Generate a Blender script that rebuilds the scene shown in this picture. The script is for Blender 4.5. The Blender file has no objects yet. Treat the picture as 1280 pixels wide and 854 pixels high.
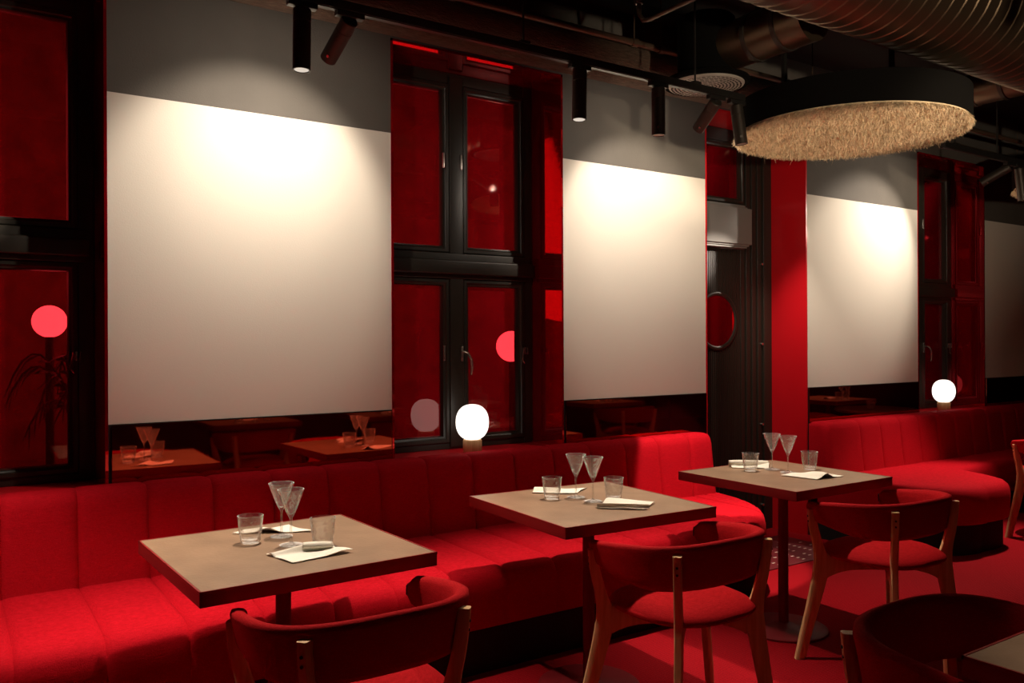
import bpy, bmesh, math, random
from mathutils import Vector, Matrix, Euler
random.seed(7)
PI = math.pi
S = bpy.context.scene
COL = S.collection

# ------------------------------------------------------------------ materials
def new_mat(name):
    m = bpy.data.materials.new(name); m.use_nodes = True
    nt = m.node_tree; nt.nodes.clear()
    out = nt.nodes.new('ShaderNodeOutputMaterial')
    return m, nt, out
def N(nt, t, **kw):
    n = nt.nodes.new(t)
    for k, v in kw.items():
        if k in n.inputs: n.inputs[k].default_value = v
        else: setattr(n, k, v)
    return n
def pbr(name, col, rough=.5, metal=0., bump=0., bscale=60., bstretch=(1,1,1), var=0., vscale=6., coat=0., coat_r=.03, sheen=0., spec=.5, bdist=.01):
    m, nt, out = new_mat(name)
    b = nt.nodes.new('ShaderNodeBsdfPrincipled')
    b.inputs['Base Color'].default_value = (*col, 1)
    b.inputs['Roughness'].default_value = rough
    b.inputs['Metallic'].default_value = metal
    b.inputs['Specular IOR Level'].default_value = spec
    b.inputs['Coat Weight'].default_value = coat
    b.inputs['Coat Roughness'].default_value = coat_r
    b.inputs['Sheen Weight'].default_value = sheen
    if sheen:
        b.inputs['Sheen Tint'].default_value = (*[min(1, c*1.5+.05) for c in col], 1)
        b.inputs['Sheen Roughness'].default_value = .4
    L = nt.links.new
    L(b.outputs[0], out.inputs[0])
    tc = N(nt, 'ShaderNodeTexCoord'); mp = N(nt, 'ShaderNodeMapping'); mp.inputs['Scale'].default_value = bstretch
    L(tc.outputs['Object'], mp.inputs[0])
    if bump:
        no = N(nt, 'ShaderNodeTexNoise', Scale=bscale, Detail=4.)
        L(mp.outputs[0], no.inputs['Vector'])
        bp = N(nt, 'ShaderNodeBump', Strength=bump, Distance=bdist)
        L(no.outputs[0], bp.inputs['Height']); L(bp.outputs[0], b.inputs['Normal'])
    if var:
        n2 = N(nt, 'ShaderNodeTexNoise', Scale=vscale, Detail=5.)
        L(mp.outputs[0], n2.inputs['Vector'])
        mr = N(nt, 'ShaderNodeMapRange'); mr.inputs['From Min'].default_value = .3; mr.inputs['From Max'].default_value = .7
        L(n2.outputs[0], mr.inputs[0])
        mx = N(nt, 'ShaderNodeMix', data_type='RGBA')
        mx.inputs[6].default_value = (*[c*(1-var) for c in col], 1); mx.inputs[7].default_value = (*[min(1, c*(1+var)) for c in col], 1)
        L(mr.outputs[0], mx.inputs[0]); L(mx.outputs[2], b.inputs['Base Color'])
    return m

M = {}
M['grey_paint'] = pbr('grey_paint', (.11,.10,.085), .75, bump=.15, bscale=140, var=.06)
M['white_paint'] = pbr('white_paint', (.82,.78,.68), .85, bump=.08, bscale=160)
M['black_paint'] = pbr('black_paint', (.007,.0065,.006), .8, bump=.1)
M['red_paint'] = pbr('red_paint', (.68,.008,.016), .35, coat=.15, coat_r=.15)
M['frame_paint'] = pbr('frame_paint', (.026,.022,.016), .38, bump=.08, bscale=25, bdist=.004)
M['black_metal'] = pbr('black_metal', (.02,.018,.016), .38, metal=.2)
M['bronze_black'] = pbr('bronze_black', (.06,.05,.04), .42, metal=.6)
M['duct_metal'] = pbr('duct_metal', (.17,.12,.075), .36, metal=.9, bump=.1, bscale=12)
M['insulation'] = pbr('insulation', (.10,.065,.042), .85, bump=.9, bscale=45, bstretch=(1,6,6), var=.35, vscale=20)
M['pipe'] = pbr('pipe', (.13,.085,.055), .4, metal=.4)
M['steel'] = pbr('steel', (.62,.56,.5), .25, metal=.9)
M['tabletop'] = pbr('tabletop', (.27,.168,.102), .42, bump=.12, bscale=90, var=.14, vscale=9, spec=.4)
M['table_edge'] = pbr('table_edge', (.26,.012,.012), .4, spec=.4)
M['table_base'] = pbr('table_base', (.20,.010,.014), .5, spec=.2)
M['linen'] = pbr('linen', (.86,.80,.68), .9, bump=.25, bscale=300)
M['coir'] = pbr('coir', (.70,.54,.34), .9, var=.35, vscale=30, bump=.8, bscale=120)
M['felt_black'] = pbr('felt_black', (.005,.0045,.004), .98, spec=.05)
M['dark_leaf'] = pbr('dark_leaf', (.02,.03,.012), .5)
M['brick_dark'] = pbr('brick_dark', (.20,.07,.05), .9, var=.3)
M['disc_white'] = pbr('disc_white', (.42,.38,.33), .5)

def fabric(name, col):
    m, nt, out = new_mat(name); L = nt.links.new
    b = nt.nodes.new('ShaderNodeBsdfPrincipled'); L(b.outputs[0], out.inputs[0])
    b.inputs['Roughness'].default_value = .85; b.inputs['Specular IOR Level'].default_value = .06
    b.inputs['Sheen Weight'].default_value = .08; b.inputs['Sheen Roughness'].default_value = .35
    b.inputs['Sheen Tint'].default_value = (1,.03,.03,1)
    tc = N(nt,'ShaderNodeTexCoord')
    n1 = N(nt,'ShaderNodeTexNoise', Scale=260., Detail=3.); L(tc.outputs['Object'], n1.inputs['Vector'])
    mp = N(nt,'ShaderNodeMapping'); mp.inputs['Scale'].default_value=(25,25,400); L(tc.outputs['Object'], mp.inputs[0])
    n2 = N(nt,'ShaderNodeTexNoise', Scale=2., Detail=2.); L(mp.outputs[0], n2.inputs['Vector'])
    ad = N(nt,'ShaderNodeMath', operation='ADD'); L(n1.outputs[0], ad.inputs[0]); L(n2.outputs[0], ad.inputs[1])
    mr = N(nt,'ShaderNodeMapRange'); mr.inputs['From Min'].default_value=.7; mr.inputs['From Max'].default_value=1.3
    L(ad.outputs[0], mr.inputs[0])
    mx = N(nt,'ShaderNodeMix', data_type='RGBA')
    mx.inputs[6].default_value=(col[0]*.78,col[1]*.6,col[2]*.6,1); mx.inputs[7].default_value=(min(1,col[0]*1.2),col[1]*1.5,col[2]*1.5,1)
    L(mr.outputs[0], mx.inputs[0]); L(mx.outputs[2], b.inputs['Base Color'])
    bp = N(nt,'ShaderNodeBump', Strength=.35, Distance=.002); L(ad.outputs[0], bp.inputs['Height']); L(bp.outputs[0], b.inputs['Normal'])
    return m
M['bench_fabric'] = fabric('bench_fabric', (.46,.004,.011))
M['chair_fabric'] = fabric('chair_fabric', (.40,.006,.009))

def carpet():
    m, nt, out = new_mat('carpet'); L = nt.links.new
    b = nt.nodes.new('ShaderNodeBsdfPrincipled'); L(b.outputs[0], out.inputs[0])
    b.inputs['Roughness'].default_value = .95; b.inputs['Specular IOR Level'].default_value = .1
    tc = N(nt,'ShaderNodeTexCoord')
    w = N(nt,'ShaderNodeTexWave', Scale=28., Distortion=1.2, Detail=2.); w.bands_direction='Y'; w.inputs['Detail Scale'].default_value=6
    L(tc.outputs['Object'], w.inputs['Vector'])
    n = N(nt,'ShaderNodeTexNoise', Scale=240., Detail=3.); L(tc.outputs['Object'], n.inputs['Vector'])
    m1 = N(nt,'ShaderNodeMath', operation='MULTIPLY'); m1.inputs[1].default_value=.35; L(w.outputs['Fac'], m1.inputs[0])
    ad = N(nt,'ShaderNodeMath', operation='ADD'); L(m1.outputs[0], ad.inputs[0]); L(n.outputs[0], ad.inputs[1])
    mr = N(nt,'ShaderNodeMapRange'); mr.inputs['From Min'].default_value=.35; mr.inputs['From Max'].default_value=1.; L(ad.outputs[0], mr.inputs[0])
    mx = N(nt,'ShaderNodeMix', data_type='RGBA'); mx.inputs[6].default_value=(.17,.0015,.004,1); mx.inputs[7].default_value=(.44,.005,.012,1)
    L(mr.outputs[0], mx.inputs[0]); L(mx.outputs[2], b.inputs['Base Color'])
    bp = N(nt,'ShaderNodeBump', Strength=.6, Distance=.004); L(ad.outputs[0], bp.inputs['Height']); L(bp.outputs[0], b.inputs['Normal'])
    return m
M['carpet'] = carpet()

def oak():
    m, nt, out = new_mat('oak'); L = nt.links.new
    b = nt.nodes.new('ShaderNodeBsdfPrincipled'); L(b.outputs[0], out.inputs[0]); b.inputs['Roughness'].default_value=.45
    tc = N(nt,'ShaderNodeTexCoord'); mp = N(nt,'ShaderNodeMapping'); mp.inputs['Scale'].default_value=(40,40,3); L(tc.outputs['Object'], mp.inputs[0])
    n = N(nt,'ShaderNodeTexNoise', Scale=2., Detail=6.); L(mp.outputs[0], n.inputs['Vector'])
    mr = N(nt,'ShaderNodeMapRange'); mr.inputs['From Min'].default_value=.3; mr.inputs['From Max'].default_value=.7; L(n.outputs[0], mr.inputs[0])
    mx = N(nt,'ShaderNodeMix', data_type='RGBA'); mx.inputs[6].default_value=(.60,.34,.14,1); mx.inputs[7].default_value=(.80,.50,.25,1)
    L(mr.outputs[0], mx.inputs[0]); L(mx.outputs[2], b.inputs['Base Color'])
    return m
M['oak'] = oak()

def red_mirror(name, tint=(.55,.07,.03), base=(.045,.002,.003), fac=.75):
    # red back-painted glass: deep red body with a tinted mirror-like shine
    m, nt, out = new_mat(name); L = nt.links.new
    d = N(nt,'ShaderNodeBsdfDiffuse'); d.inputs[0].default_value=(*base,1)
    g = N(nt,'ShaderNodeBsdfGlossy'); g.inputs[0].default_value=(*tint,1); g.inputs['Roughness'].default_value=.03
    mx = N(nt,'ShaderNodeMixShader'); mx.inputs[0].default_value=fac
    L(d.outputs[0], mx.inputs[1]); L(g.outputs[0], mx.inputs[2])
    g2 = N(nt,'ShaderNodeBsdfGlossy'); g2.inputs[0].default_value=(1,.75,.7,1); g2.inputs['Roughness'].default_value=.02
    fr = N(nt,'ShaderNodeFresnel'); fr.inputs[0].default_value=1.35
    m2 = N(nt,'ShaderNodeMixShader'); L(fr.outputs[0], m2.inputs[0]); L(mx.outputs[0], m2.inputs[1]); L(g2.outputs[0], m2.inputs[2])
    L(m2.outputs[0], out.inputs[0])
    return m
M['red_mirror'] = red_mirror('red_mirror')
M['red_reveal'] = red_mirror('red_reveal', (.80,.03,.045), (.55,.003,.012), .72)

def red_pane():
    # red film on window glass: see-through red, some scatter, clear-glass shine
    m, nt, out = new_mat('red_pane'); L = nt.links.new
    t = N(nt,'ShaderNodeBsdfTransparent'); t.inputs[0].default_value=(.82,.16,.19,1)
    d = N(nt,'ShaderNodeBsdfDiffuse'); d.inputs[0].default_value=(.40,.002,.012,1)
    mx = N(nt,'ShaderNodeMixShader'); mx.inputs[0].default_value=.38; L(t.outputs[0], mx.inputs[1]); L(d.outputs[0], mx.inputs[2])
    g = N(nt,'ShaderNodeBsdfGlossy'); g.inputs[0].default_value=(1,.8,.78,1); g.inputs['Roughness'].default_value=.015
    fr = N(nt,'ShaderNodeFresnel'); fr.inputs[0].default_value=1.6
    m2 = N(nt,'ShaderNodeMixShader'); L(fr.outputs[0], m2.inputs[0]); L(mx.outputs[0], m2.inputs[1]); L(g.outputs[0], m2.inputs[2])
    L(m2.outputs[0], out.inputs[0])
    return m
M['red_pane'] = red_pane()

def glass():
    m, nt, out = new_mat('drinking_glass'); L = nt.links.new
    t = N(nt,'ShaderNodeBsdfTransparent'); t.inputs[0].default_value=(.985,.985,.98,1)
    g = N(nt,'ShaderNodeBsdfGlossy'); g.inputs[0].default_value=(1,1,1,1); g.inputs['Roughness'].default_value=.06
    d = N(nt,'ShaderNodeBsdfDiffuse'); d.inputs[0].default_value=(.9,.88,.84,1)
    tc = N(nt,'ShaderNodeTexCoord'); vo = N(nt,'ShaderNodeTexVoronoi', Scale=60.); vo.feature='SMOOTH_F1'
    L(tc.outputs['Object'], vo.inputs['Vector'])
    bp = N(nt,'ShaderNodeBump', Strength=.9, Distance=.006); L(vo.outputs[0], bp.inputs['Height']); L(bp.outputs[0], g.inputs['Normal'])
    ge = N(nt,'ShaderNodeNewGeometry'); dt = N(nt,'ShaderNodeVectorMath', operation='DOT_PRODUCT')
    L(bp.outputs[0], dt.inputs[0]); L(ge.outputs['Incoming'], dt.inputs[1])
    ab = N(nt,'ShaderNodeMath', operation='ABSOLUTE'); L(dt.outputs['Value'], ab.inputs[0])
    om = N(nt,'ShaderNodeMath', operation='SUBTRACT'); om.inputs[0].default_value=1.; L(ab.outputs[0], om.inputs[1])
    pw = N(nt,'ShaderNodeMath', operation='POWER'); pw.inputs[1].default_value=3.; L(om.outputs[0], pw.inputs[0])
    sc = N(nt,'ShaderNodeMath', operation='MULTIPLY_ADD'); sc.use_clamp=True; sc.inputs[1].default_value=1.3; sc.inputs[2].default_value=.11; L(pw.outputs[0], sc.inputs[0])
    gd = N(nt,'ShaderNodeMixShader'); gd.inputs[0].default_value=.5; L(g.outputs[0], gd.inputs[1]); L(d.outputs[0], gd.inputs[2])
    mx = N(nt,'ShaderNodeMixShader'); L(sc.outputs[0], mx.inputs[0]); L(t.outputs[0], mx.inputs[1]); L(gd.outputs[0], mx.inputs[2])
    L(mx.outputs[0], out.inputs[0])
    return m
M['glass'] = glass()

def emit(name, col, s):
    m, nt, out = new_mat(name)
    e = N(nt,'ShaderNodeEmission'); e.inputs[0].default_value=(*col,1); e.inputs[1].default_value=s
    nt.links.new(e.outputs[0], out.inputs[0]); return m
M['globe_glow'] = emit('globe_glow', (1,.88,.78), 1.8)
M['lens_glow'] = emit('lens_glow', (1,.86,.72), .75)
M['standin_glow'] = emit('standin_glow', (1,.8,.75), 9)
M['standin_dim'] = emit('standin_dim', (1,.25,.25), 4)

# ------------------------------------------------------------------ mesh helpers
class MB:
    def __init__(s): s.bm = bmesh.new(); s.mi = 0
    def _fin(s, faces):
        for f in faces: f.material_index = s.mi
    def box(s, x0,x1,y0,y1,z0,z1, bev=0):
        vs = [s.bm.verts.new(p) for p in ((x0,y0,z0),(x1,y0,z0),(x1,y1,z0),(x0,y1,z0),(x0,y0,z1),(x1,y0,z1),(x1,y1,z1),(x0,y1,z1))]
        fs = [s.bm.faces.new([vs[i] for i in q]) for q in ((3,2,1,0),(4,5,6,7),(0,1,5,4),(1,2,6,5),(2,3,7,6),(3,0,4,7))]
        s._fin(fs)
        if bev:
            es = list({e for f in fs for e in f.edges})
            r = bmesh.ops.bevel(s.bm, geom=es, offset=bev, segments=3, affect='EDGES', profile=.6)
            s._fin(r['faces'])
        return s
    def grid(s, pts, closed_u=False, closed_v=False, flip=False):
        # pts[i][j] -> quads
        V = [[s.bm.verts.new(p) for p in row] for row in pts]
        nu, nv = len(V), len(V[0]); fs=[]
        for i in range(nu if closed_u else nu-1):
            for j in range(nv if closed_v else nv-1):
                q = [V[i][j], V[(i+1)%nu][j], V[(i+1)%nu][(j+1)%nv], V[i][(j+1)%nv]]
                if flip: q.reverse()
                try: fs.append(s.bm.faces.new(q))
                except ValueError: pass
        s._fin(fs); return V
    def cap(s, vs, flip=False):
        vs = list(vs)
        if flip: vs.reverse()
        try: f = s.bm.faces.new(vs); f.material_index = s.mi
        except ValueError: pass
    def lathe(s, prof, n=32, c=(0,0,0), wav=None):
        pts=[]
        for k in range(n):
            a = 2*PI*k/n
            row=[]
            for (r,z) in prof:
                rr = r*(1+(wav(a,z) if wav else 0))
                row.append((c[0]+rr*math.cos(a), c[1]+rr*math.sin(a), c[2]+z))
            pts.append(row)
        V = s.grid(pts, closed_u=True)
        if prof[0][0] > 1e-5: s.cap([V[k][0] for k in range(n)], flip=True)
        if prof[-1][0] > 1e-5: s.cap([V[k][-1] for k in range(n)])
        return s
    def cyl(s, p0, p1, r0, r1=None, n=24, cap=True, rings=1):
        r1 = r0 if r1 is None else r1
        p0, p1 = Vector(p0), Vector(p1); d=(p1-p0).normalized()
        u = d.orthogonal().normalized(); w = d.cross(u)
        pts=[]
        for k in range(n):
            a=2*PI*k/n; o = u*math.cos(a)+w*math.sin(a)
            pts.append([p0.lerp(p1,t/rings)+o*(r0+(r1-r0)*t/rings) for t in range(rings+1)])
        V = s.grid(pts, closed_u=True)
        if cap: s.cap([V[k][0] for k in range(n)], flip=True); s.cap([V[k][-1] for k in range(n)])
        return s
    def tube(s, path, r, n=12, cap=True):
        P=[Vector(p) for p in path]; pts=[]
        prev=None
        for i,p in enumerate(P):
            t=(P[min(i+1,len(P)-1)]-P[max(i-1,0)]).normalized()
            if prev is None: u=t.orthogonal().normalized()
            else: u=(prev-t*prev.dot(t)).normalized()
            prev=u; w=t.cross(u)
            rr=r[i] if isinstance(r,(list,tuple)) else r
            pts.append([p+(u*math.cos(2*PI*k/n)+w*math.sin(2*PI*k/n))*rr for k in range(n)])
        V=s.grid(pts, closed_v=True)
        if cap: s.cap(V[0],flip=True); s.cap(V[-1])
        return s
    def ribbon(s, nodes, sub=6):
        # nodes: (centre, half-width vector, half-thickness vector)
        Nn=[tuple(Vector(v) for v in n) for n in nodes]; out=[]
        def cr(a,b,c,d,t): return .5*((2*b)+(-a+c)*t+(2*a-5*b+4*c-d)*t*t+(-a+3*b-3*c+d)*t*t*t)
        for i in range(len(Nn)-1):
            a=Nn[max(i-1,0)];b=Nn[i];c=Nn[i+1];d=Nn[min(i+2,len(Nn)-1)]
            for k in range(sub):
                t=k/sub; out.append(tuple(cr(a[j],b[j],c[j],d[j],t) for j in range(3)))
        out.append(Nn[-1])
        rows=[]
        for c,w,t in out:
            f=.72
            rows.append([c+w*f+t, c-w*f+t, c-w+t*f, c-w-t*f, c-w*f-t, c+w*f-t, c+w-t*f, c+w+t*f])
        V=s.grid(rows, closed_v=True)
        s.cap(V[0],flip=True); s.cap(V[-1])
        return s
    def build(s, name, mats, parent=None, smooth=True, ang=35, loc=None):
        if not isinstance(mats,(list,tuple)): mats=[mats]
        bmesh.ops.recalc_face_normals(s.bm, faces=s.bm.faces[:])
        me=bpy.data.meshes.new(name); s.bm.to_mesh(me); s.bm.free()
        for m in mats: me.materials.append(m)
        if smooth:
            for p in me.polygons: p.use_smooth=True
            try: me.set_sharp_from_angle(angle=math.radians(ang))
            except Exception: pass
        o=bpy.data.objects.new(name, me); COL.objects.link(o)
        if loc: o.location=loc
        if parent is not None: o.parent=parent
        return o
def tag(o, label, cat, group=None, kind=None):
    o['label']=label; o['category']=cat
    if group: o['group']=group
    if kind: o['kind']=kind
    return o
def thing(name, label, cat, loc=(0,0,0), rz=0, group=None):
    o=bpy.data.objects.new(name,None); o.empty_display_size=.1; COL.objects.link(o)
    o.location=loc; o.rotation_euler=(0,0,rz); return tag(o,label,cat,group)
def struct(o, label=None):
    o['kind']='structure'
    if label: o['label']=label
    return o
def kids(o): return [c for c in COL.objects if c.parent is o]
def copy_tree(o, parent=None):
    c=o.copy(); COL.objects.link(c)
    if parent is not None: c.parent=parent
    for ch in kids(o): copy_tree(ch, c)
    return c

# ------------------------------------------------------------------ camera
H, D = 1.39, 3.83
cam=bpy.data.cameras.new('camera'); co=bpy.data.objects.new('camera',cam); COL.objects.link(co)
cam.sensor_width=36; cam.lens=36*1056/1280; cam.clip_start=.05
co.matrix_world=Matrix.Translation((0,-D,H)) @ Matrix.Rotation(math.radians(-33.83),4,'Z') @ Matrix.Rotation(PI/2,4,'X') @ Matrix.Rotation(math.radians(-.25),4,'Z')
S.camera=co

# ------------------------------------------------------------------ room shell
ZT, ZB = 2.432, 1.053          # top and bottom of the white painted field
ZC = 3.36                      # ceiling
W1=(-.517,.556); W2=(1.845,2.918); DR=(4.072,5.10); W3=(6.50,7.535)
NT = 2.905                     # top of the niches
SILL=.79
XL, XR, YB = -2.6, 13., -7.2
DEP=.34
b=MB()
b.mi=0
piers=[(XL,W1[0]),(W1[1],W2[0]),(W2[1],DR[0]),(DR[1],W3[0]),(W3[1],XR)]
for x0,x1 in piers:
    b.mi=0; b.box(x0,x1,0,.4,ZT,ZC)
    b.mi=1; b.box(x0,x1,0,.4,ZB,ZT)
    b.mi=2; b.box(x0,x1,0,.4,-.0,ZB)
b.mi=0
for x0,x1 in (W1,W2,DR,W3): b.box(x0,x1,0,.4,NT,ZC)
b.mi=2
for x0,x1 in (W1,W2,W3): b.box(x0,x1,0,.4,0,SILL-.012)
struct(b.build('wall_back',[M['grey_paint'],M['white_paint'],M['black_paint']],smooth=False))
b=MB(); b.box(XL,XR,YB,.45,-.06,0); struct(b.build('floor',M['carpet'],smooth=False))
b=MB(); b.box(XL,XR,YB,.45,ZC,ZC+.06); struct(b.build('ceiling',M['black_paint'],smooth=False))
b=MB(); b.box(XL-.1,XL,YB,.4,0,ZC); struct(b.build('wall_left',M['black_paint'],smooth=False))
b=MB(); b.box(XR,XR+.1,YB,.4,0,ZC); struct(b.build('wall_right',M['black_paint'],smooth=False))
b=MB(); b.box(XL,XR,YB-.1,YB,0,ZC); struct(b.build('wall_front',M['grey_paint'],smooth=False))
# red glass dado panels on the wall under the white field
for n,(x0,x1,z1) in enumerate(((W1[1]+.012,W2[0]-.004,ZB-.004),(W2[1]+.012,DR[0]-.004,ZB-.004),(DR[1]+.012,W3[0]-.004,ZB-.004),(W3[1]+.012,XR-.5,ZB-.004),(XL+.1,W1[0]-.01,ZB-.004))):
    b=MB(); b.box(x0,x1,-.008,0,.02,z1,bev=.002); struct(b.build('trim_%d'%(n+1),M['red_mirror'],smooth=False))
# glossy red linings of the niches
for n,(x0,x1) in enumerate((W1,W2,W3)):
    b=MB(); t=.012
    b.box(x0,x0+t,-.004,DEP,SILL,NT); b.box(x1-t,x1,-.004,DEP,SILL,NT)
    b.box(x0,x1,-.004,DEP,NT-t,NT)
    struct(b.build('trim_%d'%(n+6),M['red_reveal'],smooth=False))
    b=MB(); b.box(x0,x1,-.01,DEP,SILL-.012,SILL,bev=.003); struct(b.build('trim_%d'%(n+9),M['red_paint'],smooth=False))
b=MB(); x0,x1=DR; t=.012
b.box(x0,x0+t,-.002,.4,0,NT); b.box(x1-t,x1,-.002,.4,0,NT); b.box(x0,x1,-.002,.4,NT-t,NT)
struct(b.build('trim_12',M['red_paint'],smooth=False))

# ------------------------------------------------------------------ windows
def sash(x0,x1,z0,z1,y,w=.045):
    b=MB()
    prof=[(0,0),(0,-.012),(.010,-.022),(.026,-.022),(.032,-.014),(w-.004,-.010),(w,.006),(w,.03),(0,.03)]
    rows=[]
    for (dx,dy) in prof:
        rows.append([(x0+dx,y+dy,z0+dx),(x1-dx,y+dy,z0+dx),(x1-dx,y+dy,z1-dx),(x0+dx,y+dy,z1-dx)])
    b.grid(rows, closed_u=True, closed_v=True)
    return b
def make_window(idx, X0, X1):
    f=.30; w=X1-X0
    root=bpy.data.objects.new('window_%d'%idx,None); COL.objects.link(root); root.location=(X0,0,0); struct(root)
    b=MB()
    y0=.285; y1=.35
    b.box(.013,.075,y0,y1,SILL,NT-.012,bev=.004)          # jambs
    b.box(w-.075,w-.013,y0,y1,SILL,NT-.012,bev=.004)
    b.box(.05,w-.05,y0+.002,y1,NT-.075,NT-.012,bev=.004)      # head
    b.box(.05,w-.05,y0+.002,y1,SILL,SILL+.035,bev=.004)       # bottom rail
    b.box(.5*w-.045,.5*w+.045,y0-.012,y1,SILL+.01,NT-.03,bev=.008)  # mullion
    b.build('frame',M['frame_paint'],root)
    b=MB(); b.box(.03,w-.03,y0-.045,y1,1.765,1.845,bev=.010); b.box(.045,w-.045,y0-.018,y1,1.742,1.885,bev=.006); b.build('transom_bar',M['frame_paint'],root)
    m=.5*w
    for (x0,x1,z0,z1) in ((.07,m-.04,SILL+.03,1.748),(m+.04,w-.07,SILL+.03,1.748),(.07,m-.04,1.882,NT-.07),(m+.04,w-.07,1.882,NT-.07)):
        s_=sash(x0,x1,z0,z1,.30).build('sash',M['frame_paint'],root)
        b=MB(); b.box(x0+.04,x1-.04,.318,.322,z0+.04,z1-.04); b.build('pane',M['red_pane'],s_,smooth=False)
    # espagnolette plates and lever handles
    def handle(x,z,long=True):
        b=MB(); b.box(x-.008,x+.008,.262,.276,z-.05,z+.035,bev=.004)
        if long:
            b.tube([(x,.27,z+.005),(x,.235,z+.003),(x+.012,.222,z-.006),(x+.03,.218,z-.04),(x+.036,.22,z-.085),(x+.032,.224,z-.125)],[.006,.006,.007,.0075,.0075,.006],10)
        b.build('handle',M['steel'],root)
    handle(m+.028,1.33)
    for (x,z) in ((m-.085,1.33),(m-.085,2.40),(m+.028,2.40)):
        b=MB(); b.box(x-.006,x+.006,.266,.274,z-.045,z+.04,bev=.003); b.build('hinge_plate',M['steel'],root)
    # small hook latch on the right jamb
    b=MB(); x=w-.078
    b.tube([(x-.02,.27,1.35),(x-.02,.25,1.34),(x-.03,.247,1.31),(x-.033,.247,1.28),(x-.018,.247,1.262)],.0035,8)
    b.box(x-.012,x-.006,.25,.285,1.315,1.355,bev=.001); b.box(x+.004,x+.009,.25,.285,1.315,1.355,bev=.001)
    b.build('latch',M['steel'],root)
    return root
make_window(1,*W1); make_window(2,*W2); make_window(3,*W3)

# ------------------------------------------------------------------ door in the third niche
root=bpy.data.objects.new('door_1',None); COL.objects.link(root); root.location=(DR[0],0,0); struct(root)
lx0,lx1=.215,.728; W=DR[1]-DR[0]
b=MB()
# stepped frame: flat post with vertical mouldings
for side in (0,1):
    xs=[.012,.10,.135,.165,.19,.215] if side==0 else [W-.012,W-.10,W-.15,W-.20,W-.25,W-.30]
    ys=[.30,.315,.325,.335,.345]
    for k in range(5):
        a_,c_=sorted((xs[k],xs[k+1])); b.box(a_,c_,ys[k],.40,0,NT-.012,bev=.004)
b.box(.2,W-.29,.30,.40,NT-.10,NT-.012,bev=.005)
b.build('door_frame',M['frame_paint'],root)
b=MB(); pts=[]; n=26
prof=[]
for k in range(n):
    xa=lx0+.006+(lx1-lx0-.012)*k/n; xb=lx0+.006+(lx1-lx0-.012)*(k+1)/n
    prof+=[(xa+.0025,.352),(xa+.0045,.345),(xb-.0045,.345),(xb-.0025,.352)]
b.grid([[(x,y,.02) for x,y in prof],[(x,y,2.045) for x,y in prof]])
b.box(lx0,lx1,.353,.39,.01,2.05)
leaf=b.build('door_leaf',M['frame_paint'],root,ang=20)
cx_,cz_=.473,1.531
b=MB()
rows=[]
for k in range(48):
    a=2*PI*k/48; row=[]
    for q in range(10):
        t=2*PI*q/10; r=.195+.017*math.cos(t); row.append((cx_+r*math.cos(a), .342+.016*math.sin(t), cz_+r*math.sin(a)))
    rows.append(row)
b.grid(rows,closed_u=True,closed_v=True); b.build('porthole_ring',M['frame_paint'],leaf)
b=MB(); b.cyl((cx_,.338,cz_),(cx_,.343,cz_),.185,n=48); b.build('porthole_pane',M['red_reveal'],leaf)
b=MB()
b.box(.03,W-.27,.262,.40,2.078,2.335,bev=.004)
for dz in (.012,.026): b.box(.03,W-.285-dz,.275+dz*.5,.39,2.335+dz-.012,2.335+dz,bev=.001)
for dz in (.012,.026): b.box(.03,W-.275-dz,.270+dz*.5,.39,2.078-dz,2.078-dz+.012,bev=.001)
b.build('transom_bar',pbr('lit_frame_paint',(.22,.21,.19),.5,bump=.1,bscale=8,bdist=.01),root)  # frame paint made lighter, the spotlight on the lintel put into its colour
s_=sash(.19,W-.285,2.37,NT-.09,.335).build('sash',M['frame_paint'],root)
b=MB(); b.box(.23,W-.325,.352,.356,2.41,NT-.13); b.build('pane',M['red_pane'],s_,smooth=False)
for z in (.184,.774,1.364,1.95):
    b=MB(); b.cyl((W-.118,.318,z),(W-.118,.296,z),.009,n=12); b.build('bolt',M['steel'],root)

# perforated mat on the floor by the door
mat=thing('floor_mat','dark red perforated mat on the carpet in front of the dark door','mat',(4.5,-.22,0))
b=MB(); b.box(-.42,.42,-.24,.32,0,.008,bev=.003); b.build('mat_base',pbr('mat_rubber',(.13,.004,.008),.6),mat)
b=MB()
for i in range(7):
    for j in range(12):
        if random.random()<.22: continue
        x=-.36+.118*i; y=-.20+.042*j
        b.box(x-.012,x+.012,y-.005,y+.005,.008,.0095)
o=b.build('slots',pbr('pale_slot',(.75,.62,.52),.4),mat,smooth=False); o['kind']='stuff'

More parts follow.
